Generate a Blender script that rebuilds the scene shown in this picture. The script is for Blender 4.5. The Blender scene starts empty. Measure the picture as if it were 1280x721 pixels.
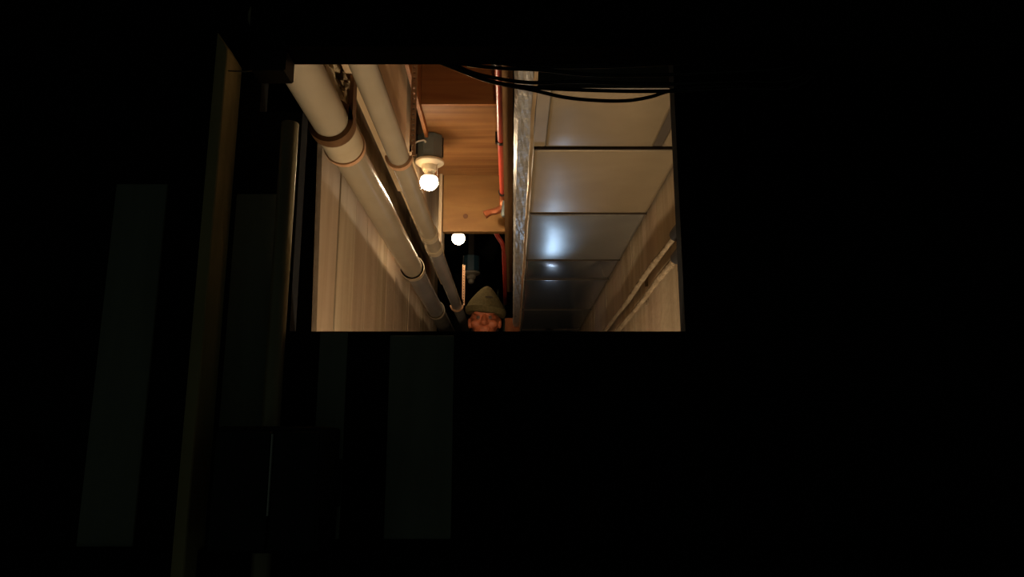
import bpy, bmesh, math, random
from mathutils import Vector, Matrix
random.seed(7)
S = bpy.context.scene
COL = S.collection
EYE = 1.5                       # camera height; all heights below are written relative to the lens ("h") and lifted by EYE

# ------------------------------------------------------------------ camera, world, lights, exposure
cam = bpy.data.cameras.new('camera'); cam.lens = 26.72; cam.sensor_width = 36; cam.clip_start = 0.02
camo = bpy.data.objects.new('camera', cam); COL.objects.link(camo)
camo.location = (0, 0, EYE); camo.rotation_euler = (math.radians(90 + 11.8), 0, 0)
S.camera = camo
W = bpy.data.worlds.new('world'); S.world = W; W.use_nodes = True
W.node_tree.nodes['Background'].inputs[0].default_value = (0.55, 0.72, 0.56, 1)
W.node_tree.nodes['Background'].inputs[1].default_value = 0.020
S.view_settings.view_transform = 'Standard'; S.view_settings.look = 'None'
S.view_settings.exposure = 0.0; S.view_settings.gamma = 1.0; S.view_settings.use_curve_mapping = False
BULB_MAIN = 270.0               # radiance of the near bulb
BULB_FAR = 60.0                # radiance of the bulb behind the wooden bulkhead
BULB_FILL = 820.0                # radiance of the unseen fill lamp added on the passage floor
WARM = (1.0, 0.765, 0.50)
sp = bpy.data.lights.new('torch_beam', 'SPOT'); sp.energy = 2.6; sp.color = (0.45, 0.68, 1.0)
sp.spot_size = math.radians(15); sp.spot_blend = 0.6; sp.shadow_soft_size = 0.03
spo = bpy.data.objects.new('torch_beam', sp); COL.objects.link(spo)
TORCH = Vector((0.20, 3.93, 0.36 + EYE)); AIM = Vector((0.115, 2.22, 0.72 + EYE))
spo.location = TORCH + (AIM - TORCH).normalized() * 0.02
spo.rotation_euler = (AIM - TORCH).to_track_quat('-Z', 'Y').to_euler()

# ------------------------------------------------------------------ materials
def mat(name, color, rough=0.6, metal=0.0, color2=None, scale=(6, 6, 6), bump=0.0, bscale=40.0, spec=0.5,
        kind='noise', emit=None, estr=0.0, detail=4.0, ramp=(0.35, 0.7)):
    m = bpy.data.materials.new(name); m.use_nodes = True
    nt = m.node_tree; b = nt.nodes['Principled BSDF']
    b.inputs['Base Color'].default_value = (*color, 1); b.inputs['Roughness'].default_value = rough
    b.inputs['Metallic'].default_value = metal; b.inputs['Specular IOR Level'].default_value = spec
    tc = nt.nodes.new('ShaderNodeTexCoord'); mp = nt.nodes.new('ShaderNodeMapping')
    mp.inputs['Scale'].default_value = scale
    nt.links.new(tc.outputs['Object'], mp.inputs['Vector'])
    if color2:
        if kind == 'wave':
            t = nt.nodes.new('ShaderNodeTexWave'); t.inputs['Scale'].default_value = 1.0
            t.inputs['Distortion'].default_value = 9.0; t.inputs['Detail'].default_value = detail
            t.inputs['Detail Scale'].default_value = 0.8
        else:
            t = nt.nodes.new('ShaderNodeTexNoise'); t.inputs['Scale'].default_value = 1.0
            t.inputs['Detail'].default_value = detail; t.inputs['Distortion'].default_value = 0.6
        nt.links.new(mp.outputs[0], t.inputs['Vector'])
        r = nt.nodes.new('ShaderNodeValToRGB')
        r.color_ramp.elements[0].position = ramp[0]; r.color_ramp.elements[0].color = (*color2, 1)
        r.color_ramp.elements[1].position = ramp[1]; r.color_ramp.elements[1].color = (*color, 1)
        nt.links.new(t.outputs['Fac'], r.inputs['Fac']); nt.links.new(r.outputs[0], b.inputs['Base Color'])
    if bump:
        n = nt.nodes.new('ShaderNodeTexNoise'); n.inputs['Scale'].default_value = bscale; n.inputs['Detail'].default_value = 3
        nt.links.new(tc.outputs['Object'], n.inputs['Vector'])
        bp = nt.nodes.new('ShaderNodeBump'); bp.inputs['Strength'].default_value = bump; bp.inputs['Distance'].default_value = 0.01
        nt.links.new(n.outputs['Fac'], bp.inputs['Height']); nt.links.new(bp.outputs[0], b.inputs['Normal'])
    if emit:
        b.inputs['Emission Color'].default_value = (*emit, 1); b.inputs['Emission Strength'].default_value = estr
    return m

M = {}
M['board'] = mat('pale_sheathing', (.52, .405, .29), .75, color2=(.38, .28, .185), scale=(9, 9, 1.3), bump=.25, bscale=30, spec=.2)
M['board_b'] = mat('pale_sheathing_warm', (.52, .42, .29), .75, color2=(.36, .27, .17), scale=(11, 11, 1.0), bump=.25, bscale=30, spec=.2)
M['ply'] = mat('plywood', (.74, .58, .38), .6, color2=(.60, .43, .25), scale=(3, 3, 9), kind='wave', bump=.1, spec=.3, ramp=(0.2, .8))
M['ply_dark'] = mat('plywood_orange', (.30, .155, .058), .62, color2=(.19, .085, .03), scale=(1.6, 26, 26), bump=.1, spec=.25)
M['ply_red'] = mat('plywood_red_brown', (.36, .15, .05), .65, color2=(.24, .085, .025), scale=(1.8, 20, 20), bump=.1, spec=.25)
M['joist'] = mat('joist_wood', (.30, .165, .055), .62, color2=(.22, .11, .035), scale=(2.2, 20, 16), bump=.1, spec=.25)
M['knot'] = mat('knot_wood', (.12, .045, .015), .7)
M['beam'] = mat('brown_beam', (.30, .17, .075), .7, color2=(.2, .10, .04), scale=(20, 2, 20), bump=.1, spec=.25)
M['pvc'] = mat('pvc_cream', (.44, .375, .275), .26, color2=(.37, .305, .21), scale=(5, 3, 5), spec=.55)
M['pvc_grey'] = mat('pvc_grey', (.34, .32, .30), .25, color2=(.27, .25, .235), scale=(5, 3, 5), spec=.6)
M['hub'] = mat('pvc_hub', (.60, .50, .35), .35, color2=(.48, .39, .25), scale=(8, 8, 8), spec=.5)
M['strap'] = mat('brown_strap', (.22, .11, .045), .5, metal=.3, color2=(.14, .065, .025), scale=(30, 30, 30))
M['copper'] = mat('copper_strap', (.74, .44, .25), .5, metal=.05, color2=(.58, .31, .16), scale=(40, 40, 40))
M['coppertube'] = mat('copper_tube', (.55, .20, .10), .4, metal=.6, color2=(.38, .12, .05), scale=(30, 30, 30))
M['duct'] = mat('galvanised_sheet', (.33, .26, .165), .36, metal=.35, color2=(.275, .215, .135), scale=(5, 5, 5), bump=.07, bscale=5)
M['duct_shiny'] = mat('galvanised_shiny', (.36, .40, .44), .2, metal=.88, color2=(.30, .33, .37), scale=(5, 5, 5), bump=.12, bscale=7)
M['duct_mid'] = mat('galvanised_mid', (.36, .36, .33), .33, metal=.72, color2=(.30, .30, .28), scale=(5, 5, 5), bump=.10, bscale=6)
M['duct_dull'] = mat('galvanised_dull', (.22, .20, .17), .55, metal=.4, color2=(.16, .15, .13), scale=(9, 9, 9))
M['seam'] = mat('seam_dark', (.05, .035, .022), .7)
M['foil'] = mat('wrinkled_foil', (.46, .45, .42), .4, metal=.6, color2=(.34, .33, .31), scale=(30, 14, 30), bump=.5, bscale=45)
M['lip'] = mat('bright_edge_metal', (.68, .55, .38), .35, metal=.7, color2=(.5, .36, .2), scale=(20, 8, 20))
M['red'] = mat('red_pipe', (.55, .07, .05), .35, color2=(.45, .05, .035), scale=(20, 4, 20))
M['black'] = mat('black_plastic', (.012, .012, .013), .5)
M['cable'] = mat('black_cable', (.010, .009, .009), .45)
M['box'] = mat('blue_grey_box', (.15, .19, .20), .4, color2=(.12, .16, .17), scale=(12, 12, 12))
M['bluebox'] = mat('dark_blue_box', (.02, .075, .12), .45)
M['porcelain'] = mat('cream_porcelain', (.62, .58, .46), .3)
M['porcelain_dim'] = mat('dim_porcelain', (.30, .29, .24), .5)  # porcelain darkened: the far holder's dimness is put into the colour
M['white'] = mat('white_wire', (.75, .73, .68), .5)
M['collar'] = mat('bulb_collar', (.85, .83, .78), .4)
M['bulb'] = mat('lit_bulb', (1, 1, 1), .4, emit=WARM, estr=BULB_MAIN)
M['bulb_fill'] = mat('lit_bulb_fill', (1, 1, 1), .4, emit=WARM, estr=BULB_FILL)  # emission of the added, unseen fill lamp
M['bulb_glow'] = mat('bulb_upper_glow', (1, 1, 1), .4, emit=WARM, estr=8)
M['bulb2'] = mat('lit_bulb_far', (1, 1, 1), .4, emit=WARM, estr=BULB_FAR)
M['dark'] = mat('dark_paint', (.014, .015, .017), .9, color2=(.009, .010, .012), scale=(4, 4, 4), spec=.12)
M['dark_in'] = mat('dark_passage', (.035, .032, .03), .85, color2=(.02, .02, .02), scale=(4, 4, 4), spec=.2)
M['floor'] = mat('dusty_concrete', (.10, .095, .085), .9, color2=(.06, .056, .05), scale=(5, 5, 5), bump=.2, spec=.2)
M['stud'] = mat('grey_green_board', (.34, .36, .30), .85, color2=(.25, .27, .22), scale=(14, 14, 1.5), bump=.15, spec=.12)
M['post'] = mat('raw_stud', (.72, .58, .30), .8, color2=(.55, .43, .21), scale=(20, 20, 2), bump=.2, spec=.2)
M['blackwood'] = mat('black_timber', (.016, .015, .014), .85, color2=(.010, .010, .010), scale=(3, 20, 20), spec=.1)
M['conduit'] = mat('steel_conduit', (.42, .36, .22), .45, metal=.35, color2=(.33, .28, .17), scale=(20, 20, 3))
M['cabinet'] = mat('dark_cabinet', (.02, .021, .024), .5, color2=(.014, .015, .017), scale=(5, 5, 5), spec=.3)
M['rope'] = mat('rough_sleeve', (.32, .25, .165), .9, color2=(.19, .14, .085), scale=(50, 16, 50), bump=.9, bscale=70, spec=.15)
M['skin'] = mat('skin', (.42, .125, .055), .5, color2=(.36, .09, .035), scale=(14, 14, 14), spec=.35)
M['cap'] = mat('olive_knit', (.115, .092, .042), .95, color2=(.085, .066, .028), scale=(90, 90, 20), bump=.5, bscale=140, spec=.1)
M['capmark'] = mat('dark_patch', (.03, .018, .01), .8)
M['eye'] = mat('eye_white', (.16, .085, .06), .35)
M['iris'] = mat('iris_dark', (.03, .02, .012), .2)
M['lips'] = mat('lips', (.36, .10, .08), .5)
M['jacket'] = mat('dark_green_jacket', (.035, .05, .035), .9, color2=(.025, .035, .025), scale=(40, 40, 40), bump=.2)
M['trousers'] = mat('dark_trousers', (.03, .03, .035), .9, color2=(.02, .02, .024), scale=(40, 40, 40), bump=.2)
M['boot'] = mat('brown_boot', (.07, .04, .02), .6)
M['hair'] = mat('dark_hair', (.02, .012, .008), .6)
M['lens'] = mat('torch_lens', (.8, .9, 1), .2, emit=(.62, .78, 1.0), estr=20)
M['lath'] = mat('splintered_lath', (.42, .33, .20), .85, color2=(.20, .14, .075), scale=(40, 12, 40), bump=.8, bscale=60, spec=.15)
M['redwood'] = mat('red_brown_wood', (.26, .085, .03), .7, color2=(.17, .05, .02), scale=(20, 20, 3), spec=.2)
M['pale'] = mat('pale_slat', (.16, .24, .20), .7)

# ------------------------------------------------------------------ mesh helpers (heights are relative to the lens)
def V(x, y, h): return Vector((x, y, h + EYE))
def bm_box(bm, x0, x1, y0, y1, h0, h1):
    vs = [bm.verts.new(V(x, y, h)) for h in (h0, h1) for y in (y0, y1) for x in (x0, x1)]
    for f in ((0, 2, 3, 1), (4, 5, 7, 6), (0, 1, 5, 4), (2, 6, 7, 3), (0, 4, 6, 2), (1, 3, 7, 5)):
        bm.faces.new([vs[i] for i in f])
def bm_obox(bm, pts4, thick_vec):               # a quad extruded along a vector
    a = [bm.verts.new(p) for p in pts4]; b = [bm.verts.new(p + thick_vec) for p in pts4]
    bm.faces.new(a[::-1]); bm.faces.new(b)
    for i in range(4): bm.faces.new((a[i], a[(i + 1) % 4], b[(i + 1) % 4], b[i]))
def bm_tube(bm, pts, rads, n=16, cap=True):
    pts = [Vector(p) for p in pts]
    if not hasattr(rads, '__len__'): rads = [rads] * len(pts)
    rings = []; ref = None
    for i, p in enumerate(pts):
        t = (pts[min(i + 1, len(pts) - 1)] - pts[max(i - 1, 0)])
        if t.length < 1e-6: t = Vector((0, 1, 0))
        t.normalize()
        if ref is None:
            ref = t.cross(Vector((0, 0, 1)))
            if ref.length < .1: ref = t.cross(Vector((0, 1, 0)))
        ref = (ref - t * ref.dot(t)).normalized(); bi = t.cross(ref)
        rings.append([bm.verts.new(p + (ref * math.cos(2 * math.pi * k / n) + bi * math.sin(2 * math.pi * k / n)) * rads[i]) for k in range(n)])
    for a, b in zip(rings, rings[1:]):
        for k in range(n): bm.faces.new((a[k], a[(k + 1) % n], b[(k + 1) % n], b[k]))
    if cap: bm.faces.new(rings[0][::-1]); bm.faces.new(rings[-1])
def bm_lathe(bm, base, prof, n=24, axis='z', sq=(1, 1)):
    rings = []
    for r, t in prof:
        ring = []
        for k in range(n):
            a = 2 * math.pi * k / n; u, w = r * math.cos(a) * sq[0], r * math.sin(a) * sq[1]
            d = Vector((u, w, t)) if axis == 'z' else Vector((u, t, w))
            ring.append(bm.verts.new(base + d))
        rings.append(ring)
    for a, b in zip(rings, rings[1:]):
        for k in range(n): bm.faces.new((a[k], a[(k + 1) % n], b[(k + 1) % n], b[k]))
    bm.faces.new(rings[0][::-1]); bm.faces.new(rings[-1])
def bm_ring(bm, c, r0, r1, y0, y1, a0=0, a1=360, n=32):   # an annulus round a pipe that runs along y
    full = abs(a1 - a0) >= 360; m = n if full else n + 1; sec = []
    for k in range(m):
        a = math.radians(a0 + (a1 - a0) * k / n); u, w = math.cos(a), math.sin(a)
        sec.append([bm.verts.new(V(c[0] + r * u, y, c[1] + r * w)) for r, y in ((r0, y0), (r1, y0), (r1, y1), (r0, y1))])
    for k in range(n):
        a, b = sec[k], sec[(k + 1) % m]
        for j in range(4): bm.faces.new((a[j], b[j], b[(j + 1) % 4], a[(j + 1) % 4]))
    if not full: bm.faces.new(sec[0]); bm.faces.new(sec[-1][::-1])
def smooth(points, n=8):                        # Catmull-Rom through points
    P = [Vector(p) for p in points]; out = []
    for i in range(len(P) - 1):
        a, b, c, d = P[max(i - 1, 0)], P[i], P[i + 1], P[min(i + 2, len(P) - 1)]
        for k in range(n):
            t = k / n
            out.append(.5 * ((2 * b) + (c - a) * t + (2 * a - 5 * b + 4 * c - d) * t * t + (3 * b - a - 3 * c + d) * t ** 3))
    return out + [P[-1]]
def obj(name, bm, m, parent=None, shade=False, bevel=0.0):
    me = bpy.data.meshes.new(name); bmesh.ops.recalc_face_normals(bm, faces=bm.faces); bm.to_mesh(me); bm.free()
    me.materials.append(m)
    o = bpy.data.objects.new(name, me); COL.objects.link(o)
    if parent:
        o.parent = parent; o.matrix_parent_inverse = Matrix.Translation(parent.location).inverted()
    if shade:
        for p in me.polygons: p.use_smooth = True
        for e in me.edges: e.use_edge_sharp = False
        me.set_sharp_from_angle(angle=math.radians(40))
    if bevel:
        b = o.modifiers.new('bevel', 'BEVEL'); b.width = bevel; b.segments = 1; b.limit_method = 'ANGLE'
    return o
def box(name, dims, m, parent=None, bevel=0.0):
    bm = bmesh.new(); bm_box(bm, *dims); return obj(name, bm, m, parent, bevel=bevel)
def tube(name, pts, r, m, parent=None, n=16):
    bm = bmesh.new(); bm_tube(bm, pts, r, n); return obj(name, bm, m, parent, shade=True)
def thing(name, label, cat, loc, group=None):
    o = bpy.data.objects.new(name, None); COL.objects.link(o); o.location = loc; o.empty_display_size = .05
    o['label'] = label; o['category'] = cat
    if group: o['group'] = group
    return o
def tag(o, label, cat, group=None):
    o['label'] = label; o['category'] = cat
    if group: o['group'] = group
    return o
def struct(o, label=None):
    o['kind'] = 'structure'
    if label: o['label'] = label
    return o

# ------------------------------------------------------------------ the dark room in front
FL = -1.5
struct(box('floor', (-2.4, 2.4, -2.0, 1.38, FL - .05, FL), M['floor']), 'dark concrete floor of the unlit room')
WY0, WY1 = 1.38, 1.42
OX0, OX1, OH0, OH1 = -.408, .318, .208, 1.02
NX, NH = -.492, .64                              # notch cut in the corner for the drain pipe
bm = bmesh.new()
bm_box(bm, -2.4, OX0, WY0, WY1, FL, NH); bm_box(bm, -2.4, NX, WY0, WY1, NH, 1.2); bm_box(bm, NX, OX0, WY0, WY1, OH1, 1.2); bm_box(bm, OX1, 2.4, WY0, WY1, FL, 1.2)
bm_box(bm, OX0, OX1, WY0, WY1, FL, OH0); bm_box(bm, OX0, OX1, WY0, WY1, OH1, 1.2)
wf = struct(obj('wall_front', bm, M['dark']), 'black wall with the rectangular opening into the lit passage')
for x0, x1, h0, h1 in ((-.752, -.655, -.168, .49), (-.522, -.440, .035, .47), (-.350, -.300, -.155, .205), (-.222, -.106, -.155, .200)):
    box('board', (x0, x1, WY0 - .006, WY0, h0, h1), M['stud'], wf, bevel=.001)
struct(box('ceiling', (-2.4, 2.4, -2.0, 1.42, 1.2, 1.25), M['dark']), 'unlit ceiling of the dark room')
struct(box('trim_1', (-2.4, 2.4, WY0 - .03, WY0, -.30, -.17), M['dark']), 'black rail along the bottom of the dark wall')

# timber post standing on the left of the opening, its flank lit from the passage
bm = bmesh.new()
P = [(-.554, 1.300), (-.532, 1.300), (-.532, 1.379), (-.554, 1.379)]
lo = [bm.verts.new(V(x, y, FL)) for x, y in P]
hi = [bm.verts.new(V(x, y, .765 + (x + .554) * -1.6)) for x, y in P]
bm.faces.new(lo[::-1]); bm.faces.new(hi)
for i in range(4): bm.faces.new((lo[i], lo[(i + 1) % 4], hi[(i + 1) % 4], hi[i]))
tag(obj('timber_post', bm, M['post'], bevel=.002), 'tall raw timber post with a slanted top, left of the lit opening', 'post')

# steel conduit running up the dark wall
c = thing('vertical_conduit', 'dim upright steel conduit on the dark wall between timber post and opening', 'conduit', V(-.41, 1.345, FL))
tube('tube', [V(-.421, 1.345, FL), V(-.421, 1.345, -.2), V(-.4205, 1.345, .2), V(-.420, 1.345, .60)], .016, M['conduit'], c)
for h in (-.35, -.9):
    box('pipe_clip', (-.445, -.397, 1.325, 1.379, h, h + .012), M['seam'], c)

# cabinet on the wall below
k = thing('wall_cabinet', 'low black metal cabinet below the conduit with a thin bright door edge', 'cabinet', V(-.375, 1.25, -.155))
box('body', (-.452, -.292, 1.19, 1.318, -.155, .032), M['cabinet'], k, bevel=.003)
box('door', (-.450, -.366, 1.176, 1.189, -.150, .024), M['cabinet'], k, bevel=.002)
box('door', (-.362, -.294, 1.176, 1.189, -.150, .024), M['cabinet'], k, bevel=.002)
o = box('door_edge', (-.365, -.363, 1.174, 1.188, -.10, .02), M['white'], k); o['label'] = 'thin pale strip between the two cabinet doors'
box('back_bracket', (-.44, -.30, 1.318, 1.376, -.10, -.02), M['cabinet'], k)

# black beam across the room in front of the opening
bm = bmesh.new(); bm_box(bm, -.335, 1.5, .88, .93, .498, .66)
tag(obj('black_beam', bm, M['blackwood'], bevel=.002), 'long black timber beam crossing above the opening', 'beam')
tag(box('beam_bracket', (-.332, -.2875, .885, .925, .468, .4975), M['black'], bevel=.002), 'small black bracket under the left end of the black beam', 'bracket')
# a bit of bare wire between post and beam
tag(tube('bare_wire', smooth([V(-.531, 1.31, .69), V(-.49, 1.29, .678), V(-.455, 1.28, .676), V(-.45, 1.27, .655), V(-.42, 1.26, .652)]), .0013, M['rope'], n=6),
    'thin bare wire trailing from the timber post towards the cream drain pipe', 'wire')

# ------------------------------------------------------------------ passage shell
PF = -.83                                       # passage floor
struct(box('floor', (-1.0, .6, 1.42, 7.2, PF - .05, PF), M['floor']), 'raised floor of the lit passage')
wl = struct(box('wall_left', (-.60, -.535, 2.11, 7.0, PF, 1.6), M['dark_in']), 'left passage wall of pale upright boards')
ys = [2.0, 2.207, 2.44, 2.637, 2.86, 3.08, 3.30, 3.54, 3.76, 4.0, 4.24, 4.48, 4.72, 4.96, 5.2]
for i, (a, b) in enumerate(zip(ys, ys[1:])):
    g = .024 if i == 0 else (.006 if i % 2 else .002)
    if i == 0:
        bm = bmesh.new(); bm_obox(bm, [V(-.535, 2.10, PF), V(-.535, b - g, PF), V(-.535, b - g, 1.555), V(-.535, 1.90, 1.555)], Vector((.015, 0, 0)))
        obj('board', bm, M['board'], wl, bevel=.001); continue
    box('board', (-.535, -.52 + random.uniform(-.0012, .0012), a, b - g, PF, 1.555), M['board_b' if i % 3 == 1 else 'board'], wl, bevel=.001)
wr = struct(box('wall_right', (.445, .52, 1.42, 7.0, PF, 1.6), M['dark_in']), 'right passage wall of pale upright boards')
ys = [1.42, 1.70, 1.95, 2.17, 2.42, 2.66, 2.90, 3.15, 3.4, 3.66, 3.9, 4.15, 4.4, 4.65, 4.9, 5.2]
for i, (a, b) in enumerate(zip(ys, ys[1:])):
    box('board', (.43 + random.uniform(-.001, .001), .445, a, b - .003, PF, 1.555), M['board_b' if i % 3 else 'board'], wr, bevel=.001)
struct(box('wall_back', (-1.0, .6, 7.0, 7.1, PF, 1.6), M['dark_in']), 'dark far end of the passage')
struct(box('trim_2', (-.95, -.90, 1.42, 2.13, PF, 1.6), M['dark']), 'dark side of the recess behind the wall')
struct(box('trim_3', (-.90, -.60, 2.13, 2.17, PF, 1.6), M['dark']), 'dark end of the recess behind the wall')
struct(box('ceiling', (-1.0, .6, 1.42, 7.1, 1.6, 1.65), M['dark_in']), 'dark deck above the passage')
# near ceiling bay, pale side board, plywood soffit and bulkhead
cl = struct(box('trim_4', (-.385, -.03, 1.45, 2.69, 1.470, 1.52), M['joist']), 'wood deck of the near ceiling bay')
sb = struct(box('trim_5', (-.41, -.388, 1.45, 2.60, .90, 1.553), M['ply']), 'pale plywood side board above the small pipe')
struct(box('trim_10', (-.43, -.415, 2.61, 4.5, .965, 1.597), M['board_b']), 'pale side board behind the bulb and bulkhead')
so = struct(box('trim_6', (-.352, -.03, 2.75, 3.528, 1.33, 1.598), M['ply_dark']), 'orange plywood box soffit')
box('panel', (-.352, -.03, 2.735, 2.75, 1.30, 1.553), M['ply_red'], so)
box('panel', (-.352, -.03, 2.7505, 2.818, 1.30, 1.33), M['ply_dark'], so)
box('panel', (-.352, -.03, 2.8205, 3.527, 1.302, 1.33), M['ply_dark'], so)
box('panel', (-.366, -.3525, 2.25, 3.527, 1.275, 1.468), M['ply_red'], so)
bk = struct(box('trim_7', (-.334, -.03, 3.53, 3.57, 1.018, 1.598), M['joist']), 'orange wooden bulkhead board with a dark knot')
bm = bmesh.new(); bm_lathe(bm, V(-.225, 3.5305, 1.095), [(.012, -.0016), (.010, -.003), (.004, -.0035)], 12, 'y'); obj('knot', bm, M['knot'], bk)
struct(box('trim_8', (-.352, -.337, 3.50, 3.57, .93, 1.30), M['board_b']), 'narrow pale upright strip at the bulkhead')
# brown beam along the duct
bm = bmesh.new()
bm_obox(bm, [V(-.026, 1.46, 1.0), V(.003, 1.46, 1.0), V(.001, 4.9, 1.0), V(-.040, 4.9, 1.0)], Vector((0, 0, .55)))
struct(obj('trim_9', bm, M['beam']), 'brown wooden beam running along the side of the duct')

# ------------------------------------------------------------------ sheet-metal duct
d = thing('sheet_metal_duct', 'wide galvanised duct overhead with crosswise seams and a shiny far end', 'duct', V(.24, 1.44, .72))
box('core', (.055, .410, 1.446, 6.0, .7265, 1.14), M['duct_dull'], d)
def panel(x0, x1, y0, y1, h=.72, dip=.002, m='duct'):
    bm = bmesh.new(); n = 8
    for j, (u0, u1) in enumerate(zip([0, .02, .5, .98], [.02, .5, .98, 1.0])): pass
    top = []; bot = []
    us = [0, .03, .25, .5, .75, .97, 1]; ws = [0, .03, .3, .5, .7, .97, 1]
    G = [[bm.verts.new(V(x0 + (x1 - x0) * u, y0 + (y1 - y0) * w, h - dip * math.sin(math.pi * u) * math.sin(math.pi * w) + (.0022 if (u in (0, 1) or w in (0, 1)) else 0))) for u in us] for w in ws]
    for j in range(len(ws) - 1):
        for i in range(len(us) - 1): bm.faces.new((G[j][i], G[j][i + 1], G[j + 1][i + 1], G[j + 1][i]))
    o = obj('panel', bm, M[m], d, shade=True)
    s = o.modifiers.new('solid', 'SOLIDIFY'); s.thickness = .001; s.offset = 0
    return o
panel(.082, .345, 1.445, 1.752); panel(.368, .428, 1.445, 1.752)
o = box('seam_strip', (.053, .080, 1.445, 1.752, .722, .7262), M['duct'], d)
box('seam', (.3457, .3675, 1.4458, 1.752, .7225, .7264), M['seam'], d); o['label'] = 'narrow strip along the left of the nearest section'
yy = [1.762, 2.292, 2.898, 3.246, 3.998, 4.7, 5.4, 6.0]
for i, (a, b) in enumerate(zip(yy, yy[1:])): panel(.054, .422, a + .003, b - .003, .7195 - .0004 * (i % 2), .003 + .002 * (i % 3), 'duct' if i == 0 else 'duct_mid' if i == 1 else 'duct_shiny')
for y in yy[:-1]: box('seam', (.054, .424, y - .0032, y + .0028, .7165, .7262), M['seam'], d)
box('end_cap', (.052, .345, 1.440, 1.4455, .72, 1.14), M['duct_dull'], d)
# foil and bright lip along the left edge of the duct
f = thing('foil_strip', 'wrinkled silver foil strip running beside the brown beam and duct', 'foil', V(.03, 1.44, .70))
bm = bmesh.new(); NY = 90; prev = None
for i in range(NY + 1):
    y = 1.0 + (4.6 - 1.0) * i / NY
    row = [bm.verts.new(V(.006 + .036 * k / 5 + random.uniform(-.0008, .0008), y, .716 + random.uniform(-.0022, .0022) + (.02 if k == 0 else 0))) for k in range(6)]
    if prev:
        for k in range(5): bm.faces.new((prev[k], prev[k + 1], row[k + 1], row[k]))
    prev = row
o = obj('foil', bm, M['foil'], f); s = o.modifiers.new('solid', 'SOLIDIFY'); s.thickness = .0015
bm = bmesh.new(); prev = None
for i in range(61):
    y = 1.0 + 3.7 * i / 60; w = .0012 * math.sin(y * 7) + .0008 * math.sin(y * 23)
    row = [bm.verts.new(V(.0435 + dx + w, y, h)) for dx, h in ((0, .711), (.0075, .708), (.0075, .722), (0, .722))]
    if prev:
        for k in range(4): bm.faces.new((prev[k], prev[(k + 1) % 4], row[(k + 1) % 4], row[k]))
    else: bm.faces.new(row)
    prev = row
bm.faces.new(prev)
o = obj('metal_lip', bm, M['lip'], f); o['label'] = 'bright bent metal edge'

# ------------------------------------------------------------------ pipes on the left
BX, BH, BR = -.443, .780, .0445
p = thing('drain_pipe', 'thick cream drain pipe low along the left boards, with hubs', 'pipe', V(BX, 1.0, BH))
tube('pipe_section', [V(BX, 1.27, BH), V(BX, 1.80, BH)], BR, M['pvc'], p, 32)
tube('pipe_section', [V(BX, 1.80, BH), V(BX, 3.33, BH)], BR, M['pvc'], p, 32)
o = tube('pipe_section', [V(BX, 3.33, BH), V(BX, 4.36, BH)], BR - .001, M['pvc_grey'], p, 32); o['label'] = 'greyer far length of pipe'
o = tube('pipe_end', [V(BX, 4.36, BH), V(BX, 4.7, BH), V(BX + .01, 5.4, BH - .02)], BR + .003, M['duct_dull'], p, 24); o['label'] = 'dull dark far end'
bm = bmesh.new(); bm_ring(bm, (BX, BH), BR - .002, BR + .0065, 1.765, 1.885); obj('coupling', bm, M['hub'], p, True, .001)
for y in (3.28, 4.33):
    bm = bmesh.new(); bm_ring(bm, (BX, BH), BR - .002, BR + .007, y, y + .055); bm_ring(bm, (BX, BH), BR, BR + .009, y, y + .008); obj('coupling', bm, M['hub'], p, True)
SX, SH, SR = -.320, .805, .0300
q = thing('vent_pipe', 'thinner cream pipe running beside the thick one, under the bulb', 'pipe', V(SX, 1.0, SH))
tube('pipe_section', [V(SX, 1.1, SH), V(SX, 2.84, SH)], SR, M['pvc'], q, 24)
tube('pipe_section', [V(SX, 2.84, SH), V(SX, 3.03, SH)], SR + .001, M['pvc'], q, 24)
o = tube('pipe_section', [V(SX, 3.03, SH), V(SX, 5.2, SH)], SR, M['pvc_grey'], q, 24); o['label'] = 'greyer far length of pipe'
for y in (2.80, 3.0):
    bm = bmesh.new(); bm_ring(bm, (SX, SH), SR - .001, SR + .006, y, y + .05); obj('coupling', bm, M['hub'], q, True, .001)
# hangers
h = thing('pipe_hanger', 'dark brown strap hanger looped round the thick drain pipe', 'hanger', V(BX, 1.74, 1.0))
bm = bmesh.new(); bm_ring(bm, (BX, BH), BR + .0005, BR + .0125, 1.725, 1.763); obj('loop', bm, M['strap'], h, True)
bm = bmesh.new(); bm_ring(bm, (BX, BH), BR + .0005, BR + .010, 1.886, 1.904); o = obj('loop', bm, M['copper'], h, True); o['label'] = 'lighter brown rear loop'
box('strap', (BX + BR, BX + BR + .010, 1.725, 1.763, BH, 1.19), M['strap'], h)
def small_hanger(y, top, label):
    h = thing('pipe_hanger', label, 'hanger', V(SX, y, SH))
    bm = bmesh.new(); bm_ring(bm, (SX, SH), SR + .0007, SR + .0085, y, y + .022, 180, 360); obj('loop', bm, M['copper'], h, True)
    for side in (1,):
        bm = bmesh.new(); z = SH; x0 = SX + SR + .0085; n = int((top - SH) / .016)
        for i in range(n):                      # perforated band: rungs and two rails
            zz = SH + i * .016
            bm_box(bm, x0 - .008, x0 - .003, y, y + .0035, zz if i > 1 else SH + .012, zz + .016 if i > 1 else SH + .034); bm_box(bm, x0 + .003, x0 + .008, y, y + .0035, zz, zz + .016)
            bm_box(bm, x0 - .004 if i > 1 else x0 - .001, x0 + .004, y - .0006, y + .0041, zz, zz + .010)
        obj('strap', bm, M['copper'], h)
    return h
small_hanger(2.02, 1.12, 'perforated copper strap hanger on the small pipe just left of the bulb')
small_hanger(4.32, 1.06, 'far tan strap hanger near the end of the small pipe')
box('strap_block', (-.386, -.274, 2.01, 2.05, 1.12, 1.15), M['strap'], bpy.data.objects['pipe_hanger.001'])

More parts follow.
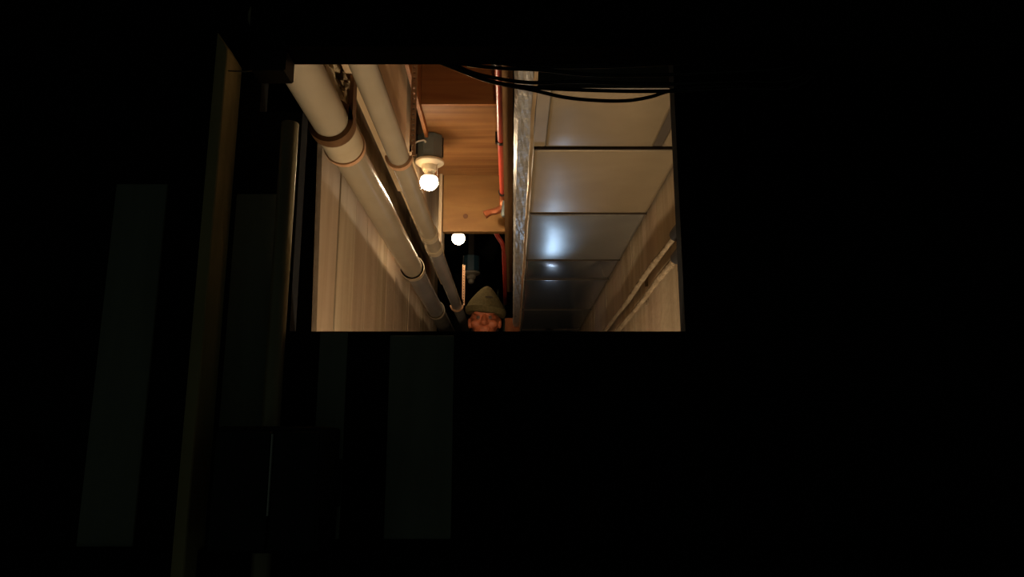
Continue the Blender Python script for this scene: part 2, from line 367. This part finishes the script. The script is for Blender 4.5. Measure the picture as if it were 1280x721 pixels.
# broken lath on the upper left wall
l = thing('broken_lath', 'splintered stack of short wood laths between the two cream pipes', 'wood', V(-.47, 1.7, .84))
for i in range(5):
    h0 = .874 + i * .026; bm = bmesh.new(); n = 9; prev = None
    for k in range(n + 1):
        y = 1.60 + .22 * k / n + i * .006; e = random.uniform(-.004, .004)
        row = [bm.verts.new(V(x, y, hh)) for x, hh in ((-.519, h0), (-.424 + random.uniform(-.010, .004), h0 + e * .5), (-.425 + random.uniform(-.010, .004), h0 + .019 + e), (-.519, h0 + .021))]
        if prev:
            for j in range(4): bm.faces.new((prev[j], prev[(j + 1) % 4], row[(j + 1) % 4], row[j]))
        else: bm.faces.new(row)
        prev = row
    bm.faces.new(prev); obj('lath', bm, M['lath'], l)
box('backing', (-.5195, -.426, 1.60, 2.02, .841, .872), M['board_b'], l, bevel=.003)

# ------------------------------------------------------------------ bulbs
def globe(t, base, bulbm, R=.038, sgn=1):
    prof = [(.0300, -.0765 * sgn)]
    for i in range(4):
        a = math.radians(28 - i * 10); prof.append((R * math.cos(a), (-.0955 + R * math.sin(a)) * sgn))
    bm = bmesh.new(); bm_lathe(bm, base, prof, 24); b = obj('bulb', bm, M['bulb_glow'], t, True)
    prof = []
    for i in range(11):
        a = math.radians(-2.2 - i * 8.7); prof.append((max(R * math.cos(a), .0008), (-.0955 + R * math.sin(a)) * sgn))
    bm = bmesh.new(); bm_lathe(bm, base, prof, 24); obj('bulb_dome', bm, bulbm, b, True)
def fixture(x, y, h, label, boxm, porm, bulbm, drop=.0, wire=True, tilt=0.0):
    """h = height of the underside of the box; the bulb hangs below it"""
    t = thing('bulb_fixture', label, 'lamp', V(x, y, h))
    bm = bmesh.new(); r = .056
    bm_lathe(bm, V(x, y, h), [(r - .003, 0), (r, .003), (r, .103), (r - .003, .106)], 8)
    bmesh.ops.rotate(bm, verts=bm.verts, cent=V(x, y, h), matrix=Matrix.Rotation(math.radians(22.5), 3, 'Z'))
    j = obj('junction_box', bm, boxm, t)
    for a in (22, 202):
        bm = bmesh.new(); aa = math.radians(a); bm_box(bm, x + r * math.cos(aa) - .004, x + r * math.cos(aa) + .004, y + r * math.sin(aa) - .004, y + r * math.sin(aa) + .004, h + .02, h + .108)
        obj('box_ear', bm, M['black'], j)
    bm = bmesh.new()
    bm_lathe(bm, V(x, y, h), [(.058, -.002), (.062, -.006), (.061, -.014), (.050, -.022), (.033, -.026), (.030, -.046), (.027, -.050)], 32)
    obj('lampholder', bm, porm, t, True)
    if bulbm:
        bm = bmesh.new()
        bm_lathe(bm, V(x, y, h), [(.014, -.048), (.018, -.056), (.024, -.066), (.0300, -.076)], 24); obj('bulb_collar', bm, M['collar'], t, True)
        globe(t, V(x, y, h), bulbm)
        tube('pull_chain', [V(x + .036, y - .02, h - .024), V(x + .0365, y - .02, h - .075)], .0018, M['white'], t, 6)
    else:
        bm = bmesh.new(); bm_lathe(bm, V(x, y, h), [(.02, -.05), (.022, -.062), (.018, -.078), (.006, -.086)], 20); obj('bulb', bm, porm, t, True)
    if wire:
        tube('cable', smooth([V(x - .065, y - .045, h + .055), V(x - .045, y - .054, h + .062), V(x - .02, y - .058, h + .066), V(x - .012, y - .052, h + .06)]), .004, M['white'], t, 8)
    return t
fixture(-.350, 3.05, 1.194, 'nearest bulb lamp, lit, under a blue-grey junction box', M['box'], M['porcelain'], M['bulb'])
fixture(-.307, 4.2, 1.268, 'second lit bulb lamp, half hidden behind the wooden bulkhead', M['box'], M['porcelain'], M['bulb2'], wire=False)
fixture(-.276, 5.0, 1.160, 'far unlit lamp with dark blue box and pale holder', M['bluebox'], M['porcelain_dim'], None, wire=False)
box('ceiling_bracket', (-.33, -.284, 4.18, 4.22, 1.373, 1.60), M['dark_in'], bpy.data.objects['bulb_fixture.001'])
box('ceiling_bracket', (-.295, -.257, 4.98, 5.02, 1.265, 1.60), M['dark_in'], bpy.data.objects['bulb_fixture.002'])

# ------------------------------------------------------------------ red pipe with valve
r = thing('red_supply_pipe', 'red plastic pipe under the plywood soffit, ending in a copper valve', 'pipe', V(-.042, 1.6, 1.15))
tube('pipe_section', [V(-.040, 1.5, 1.15), V(-.042, 2.4, 1.15), V(-.044, 3.36, 1.15)], .0125, M['red'], r, 16)
for y in (2.12, 2.73):
    cb = bmesh.new(); bm_ring(cb, (-.042, 1.15), .0127, .0165, y, y + .018, n=20); bm_box(cb, -.064, -.052, y, y + .018, 1.14, 1.185); obj('pipe_clip', cb, M['black'], r)
bm = bmesh.new(); bm_tube(bm, smooth([V(-.044, 3.34, 1.15), V(-.044, 3.385, 1.148), V(-.046, 3.405, 1.13), V(-.046, 3.41, 1.105)], 4), .0135, 14); obj('elbow', bm, M['coppertube'], r, True)
bm = bmesh.new(); bm_tube(bm, smooth([V(-.046, 3.41, 1.10), V(-.075, 3.41, 1.082), V(-.10, 3.41, 1.078), V(-.128, 3.41, 1.064)], 4), [.016] * 5 + [.015] * 4 + [.017] * 2 + [.019] * 2, 14); obj('copper_stub', bm, M['coppertube'], r, True)
bm = bmesh.new(); bm_tube(bm, [V(-.036, 3.395, 1.125), V(-.034, 3.385, 1.09), V(-.036, 3.38, 1.055), V(-.036, 3.38, 1.045)], [.009, .014, .016, .010], 12)
o = obj('valve_lever', bm, M['box'], r, True); o['label'] = 'grey-green valve lever'
cb = bmesh.new(); bm_ring(cb, (-.044, 1.15), .0135, .019, 3.33, 3.345, n=16); obj('pipe_clip', cb, M['black'], r)
tag(tube('red_supply_pipe', smooth([V(-.095, 3.74, 1.10), V(-.072, 3.78, 1.062), V(-.046, 3.82, 1.025), V(-.042, 4.0, 1.0), V(-.044, 4.6, .985), V(-.046, 5.2, .98)]), .012, M['red'], n=12),
    'short bent red pipe emerging behind the wooden bulkhead', 'pipe')

# ------------------------------------------------------------------ sleeved tubes on the right wall
for i, (h0, h1, lab) in enumerate(((.522, .506, 'upper rough tan sleeved tube along the right boards, with black end'), (.462, .440, 'lower rough tan sleeved tube along the right boards, with black end'))):
    t = thing('sleeved_tube', lab, 'tube', V(.41, 1.75, h0), 'tubes on the right wall')
    bm = bmesh.new(); n = 44; pts = []; rr = []
    for k in range(n + 1):
        y = 1.835 + 3.0 * k / n; pts.append(V(.411 + .002 * math.sin(y * 5 + i), y, h0 + (h1 - h0) * (y - 1.79) / 1.4 + .0015 * math.sin(y * 9 + i * 2))); rr.append(.0085 + random.uniform(-.0012, .0018))
    bm_tube(bm, pts, rr, 12); obj('sleeve', bm, M['rope'], t, True)
    bm = bmesh.new(); bm_tube(bm, [V(.411, 1.842, h0), V(.411, 1.80, h0), V(.41, 1.77, h0 + .002), V(.41, 1.45, h0 + .02)], [.016, .0165, .014, .012], 14); obj('black_end', bm, M['black'], t, True)
    for y in (1.88, 2.35): box('wall_clip', (.4225, .431, y, y + .012, h0 - .022, h0 + .018), M['rope'], t)

# ------------------------------------------------------------------ black cables sagging from the beam
CW = [
 ('top black cable of the sagging bundle', [(-.145, 1.0, .560), (-.127, 1.0, .562), (-.07, 1.0, .545), (-.01, 1.0, .534), (.05, 1.0, .530), (.13, 1.0, .530), (.25, 1.0, .536), (.42, 1.0, .548)]),
 ('second black cable, just under the topmost one', [(-.15, 1.01, .568), (-.127, 1.01, .564), (-.08, 1.01, .540), (-.02, 1.01, .531), (.04, 1.01, .528), (.12, 1.01, .520), (.25, 1.01, .522), (.42, 1.01, .538)]),
 ('middle black cable dipping across the red pipe', [(-.14, .99, .560), (-.10, .99, .546), (-.06, .99, .524), (-.02, .99, .511), (.03, .99, .504), (.10, .99, .500), (.2, .99, .498), (.32, .99, .502), (.42, .99, .512)]),
 ('lower black cable close to the middle one', [(-.14, 1.02, .572), (-.10, 1.02, .556), (-.064, 1.02, .533), (-.02, 1.02, .521), (.03, 1.02, .5145), (.10, 1.02, .516), (.2, 1.02, .512), (.32, 1.02, .516), (.42, 1.02, .526)]),
 ('lowest black cable, its sag hanging free in front of the duct', [(-.135, 1.0, .563), (-.09, 1.0, .543), (-.03, 1.0, .519), (.03, 1.0, .506), (.075, 1.0, .495), (.12, 1.0, .490), (.165, 1.0, .4895), (.20, 1.0, .4955), (.235, 1.0, .506), (.30, 1.0, .512), (.42, 1.0, .52)]),
]
for i, (lab, pts) in enumerate(CW):
    pts = [(x * .94, .934 + i * .0058, h * .94) for x, y, h in pts] + [(.46, .934 + i * .0058, .56 + i * .010), (.56, .934 + i * .0058, .60 + i * .010)]
    tag(tube('cable', smooth([V(*p) for p in pts], 6), .0026, M['cable'], n=8), lab, 'cable', 'sagging cable bundle')

# ------------------------------------------------------------------ things at the far end
tag(box('wooden_post', (-.043, .046, 4.55, 4.62, PF, .768), M['redwood'], bevel=.003), 'red-brown wooden post top right of the person under the beam', 'post')
for i, x in enumerate((-.125, -.075)):
    tag(box('pale_slat', (x, x + .018, 6.2, 6.23, PF, 1.29), M['pale'], bevel=.002), ('left' if i == 0 else 'right') + ' of two dim pale slats beyond the olive cap', 'slat', 'slats at the far end')

# person
PX, PY = -.152, 4.18
per = thing('person', 'person in a peaked olive knit cap, only cap and reddish upper face visible', 'person', V(PX, PY, PF))
def remesh_obj(name, build, m, parent, vox=.008, it=6):
    bm = bmesh.new(); build(bm); o = obj(name, bm, m, parent)
    r = o.modifiers.new('remesh', 'REMESH'); r.mode = 'VOXEL'; r.voxel_size = vox; r.use_smooth_shade = True
    s = o.modifiers.new('smooth', 'SMOOTH'); s.iterations = it; s.factor = .5
    return o
def ball(bm, c, r, sq=(1, 1, 1)):
    bmesh.ops.create_icosphere(bm, subdivisions=3, radius=1, matrix=Matrix.Translation(c) @ Matrix.Diagonal((r * sq[0], r * sq[1], r * sq[2], 1)))
def limb(bm, pts, rads):
    n = len(pts); P = []; R = []
    for i in range(n - 1):
        for k in range(5):
            t = k / 5; P.append(pts[i].lerp(pts[i + 1], t)); R.append(rads[i] + (rads[i + 1] - rads[i]) * t)
    P.append(pts[-1]); R.append(rads[-1]); bm_tube(bm, P, R, 14)
    for p, rr in zip(pts, rads): ball(bm, p, rr)
def L(x, y, h): return V(PX + x, PY + y, h)
HC = .690                                      # centre of the head
def hand(bm, wrist, d, side, curl):
    d = d.normalized(); palm = wrist + d * .055
    up = Vector((0, -1, 0)); across = d.cross(up).normalized(); up = across.cross(d).normalized()
    limb(bm, [wrist, palm], [.026, .034])
    for i, ln in enumerate((.070, .082, .076, .060)):
        b = wrist + d * .085 + across * (.030 - .02 * i); a = 0; pts = [b]; dd = d.copy()
        for s in range(3):
            a += curl; dd = (d * math.cos(a) + up * math.sin(a)); pts.append(pts[-1] + dd * ln * (.42, .32, .26)[s])
        limb(bm, pts, [.0095, .009, .0082, .007])
    b = wrist + d * .03 + across * .03; limb(bm, [b, b + (across * .7 + d * .6 + up * .3) * .035, b + (across * .55 + d * 1.2 + up * .7) * .05], [.012, .0105, .009])
TH = TORCH - Vector((0, -.10, .06))
LH = Vector((.205, 4.06, .255 + EYE)); LE = L(.27, -.02, .13)
def body(bm):
    ball(bm, L(0, .012, HC + .01), 1, (.078, .098, .112)); ball(bm, L(0, -.028, HC - .055), 1, (.060, .068, .062))
    ball(bm, L(0, -.055, HC - .100), .026)                                        # chin
    limb(bm, [L(0, .02, HC - .05), L(0, .035, .52)], [.056, .060])
    limb(bm, [L(0, -.082, HC + .012), L(0, -.106, HC - .026)], [.010, .017])       # nose
    for s in (-1, 1):
        ball(bm, L(s * .014, -.098, HC - .028), .010)
        ball(bm, L(s * .045, -.068, HC - .030), .030, (1, .8, .8))                # cheek
        ball(bm, L(s * .034, -.076, HC + .030), .018, (1.5, .7, .6))              # brow
        ball(bm, L(s * .084, .016, HC - .012), .030, (.36, .62, 1.05))            # ear
    limb(bm, [L(-.022, -.084, HC - .066), L(.022, -.084, HC - .066)], [.010, .010])
    limb(bm, [L(0, .03, .50), L(0, .03, .30), L(0, .03, .06), L(0, .03, -.02)], [.09, .13, .12, .13])
    for s in (-1, 1): limb(bm, [L(s * .09, .03, -.03), L(s * .10, .02, -.40), L(s * .10, .04, -.76), L(s * .10, -.08, -.79)], [.085, .058, .042, .038])
    limb(bm, [L(-.18, .03, .40), L(-.225, .04, .12), L(-.235, .0, -.13)], [.05, .042, .028]); hand(bm, L(-.235, .0, -.13), Vector((0, -.1, -1)), -1, .28)
    limb(bm, [L(.18, .03, .40), LE, LH], [.05, .042, .028]); hand(bm, LH, Vector((-.05, -.9, .45)), 1, .9)
remesh_obj('body', body, M['skin'], per, .0055, 3)
def jacket(bm):
    limb(bm, [L(0, .035, .50), L(0, .03, .42)], [.075, .10])
    for t in (-.11, -.05, 0, .05, .11): limb(bm, [L(t, .03, .40), L(t * .9, .03, .20), L(t * .9, .03, .0), L(t, .03, -.08)], [.085, .115, .105, .11])
    limb(bm, [L(-.17, .03, .40), L(-.225, .04, .12), L(-.235, .002, -.10)], [.066, .056, .042])
    limb(bm, [L(.17, .03, .40), LE, LE.lerp(LH, .85)], [.066, .056, .042])
remesh_obj('jacket', jacket, M['jacket'], per, .011, 8)
def trousers(bm):
    limb(bm, [L(-.05, .03, -.04), L(.05, .03, -.04)], [.125, .125])
    for s in (-1, 1): limb(bm, [L(s * .085, .03, -.05), L(s * .10, .02, -.40), L(s * .10, .04, -.74)], [.098, .072, .060])
remesh_obj('trousers', trousers, M['trousers'], per, .011, 6)
for s in (-1, 1):
    remesh_obj('boot', lambda bm: (limb(bm, [L(s * .10, .04, -.70), L(s * .10, .045, -.785)], [.055, .045]), limb(bm, [L(s * .10, .045, -.790), L(s * .10, -.12, -.792)], [.040, .038])), M['boot'], per, .009, 3)
for s in (-1, 1):
    bm = bmesh.new(); ball(bm, L(s * .032, -.073, HC + .006), .0125); e = obj('eye', bm, M['eye'], per, True)
    bm = bmesh.new(); ball(bm, L(s * .032, -.0803, HC + .006), .0062); obj('iris', bm, M['iris'], e, True)
bm = bmesh.new(); ball(bm, L(0, .055, HC - .035), 1, (.080, .062, .065)); obj('hair', bm, M['hair'], per, True)
cap = bmesh.new()
prof = [(.096, .0), (.106, .004), (.111, .018), (.111, .036), (.105, .041), (.101, .048), (.093, .066), (.075, .094), (.055, .122), (.036, .146), (.021, .160), (.009, .167), (.002, .168)]
bm_lathe(cap, Vector((0, 0, 0)), prof, 48, sq=(1.03, 1.10))
for v in cap.verts:
    a = math.atan2(v.co.y, v.co.x)
    if v.co.z < .155: v.co.xy *= 1 + .008 * math.sin(a * 24)
    v.co.x += .010 * (v.co.z / .16) ** 2; v.co.z -= v.co.x * .10
bmesh.ops.translate(cap, verts=cap.verts, vec=L(.004, .012, HC + .031))
ca = obj('knit_cap', cap, M['cap'], per, True); ca['label'] = 'peaked olive knit cap with folded hem'
bm = bmesh.new(); bm_obox(bm, [L(.006, -.094, HC + .114), L(.046, -.086, HC + .113), L(.046, -.083, HC + .121), L(.006, -.091, HC + .122)], Vector((0, .014, .003)))
obj('cap_mark', bm, M['capmark'], ca)

# unseen fill lamp, added below the sill to brighten right wall and duct
t = thing('fill_lamp', 'unseen bare bulb fill lamp added on the passage floor below the opening', 'lamp', V(.12, 1.85, PF))
bm = bmesh.new(); bm_lathe(bm, V(.12, 1.85, PF), [(.075, 0), (.075, .008), (.06, .014), (.025, .018), (.018, .03), (.018, .07), (.034, .075), (.034, .10), (.030, .11)], 28); obj('base', bm, M['porcelain'], t, True)
LB = V(.12, 1.85, PF + .06)
bm = bmesh.new(); bm_lathe(bm, LB, [(.014, .048), (.018, .056), (.024, .066), (.0300, .076)], 24); obj('bulb_collar', bm, M['collar'], t, True)
globe(t, LB, M['bulb_fill'], sgn=-1)

# the torch in the person's hand, beam on the duct
t = thing('torch', 'small black torch held low by the person, its beam on the duct', 'torch', TORCH)
ax = (AIM - TORCH).normalized()
tube('barrel', [TORCH - ax * .15, TORCH - ax * .05], .0125, M['black'], t, 16)
tube('head', [TORCH - ax * .05, TORCH - ax * .03, TORCH - ax * .004], [.0125, .019, .020], M['black'], t, 20)
tube('lens', [TORCH - ax * .004, TORCH], [.018, .018], M['lens'], t, 20)
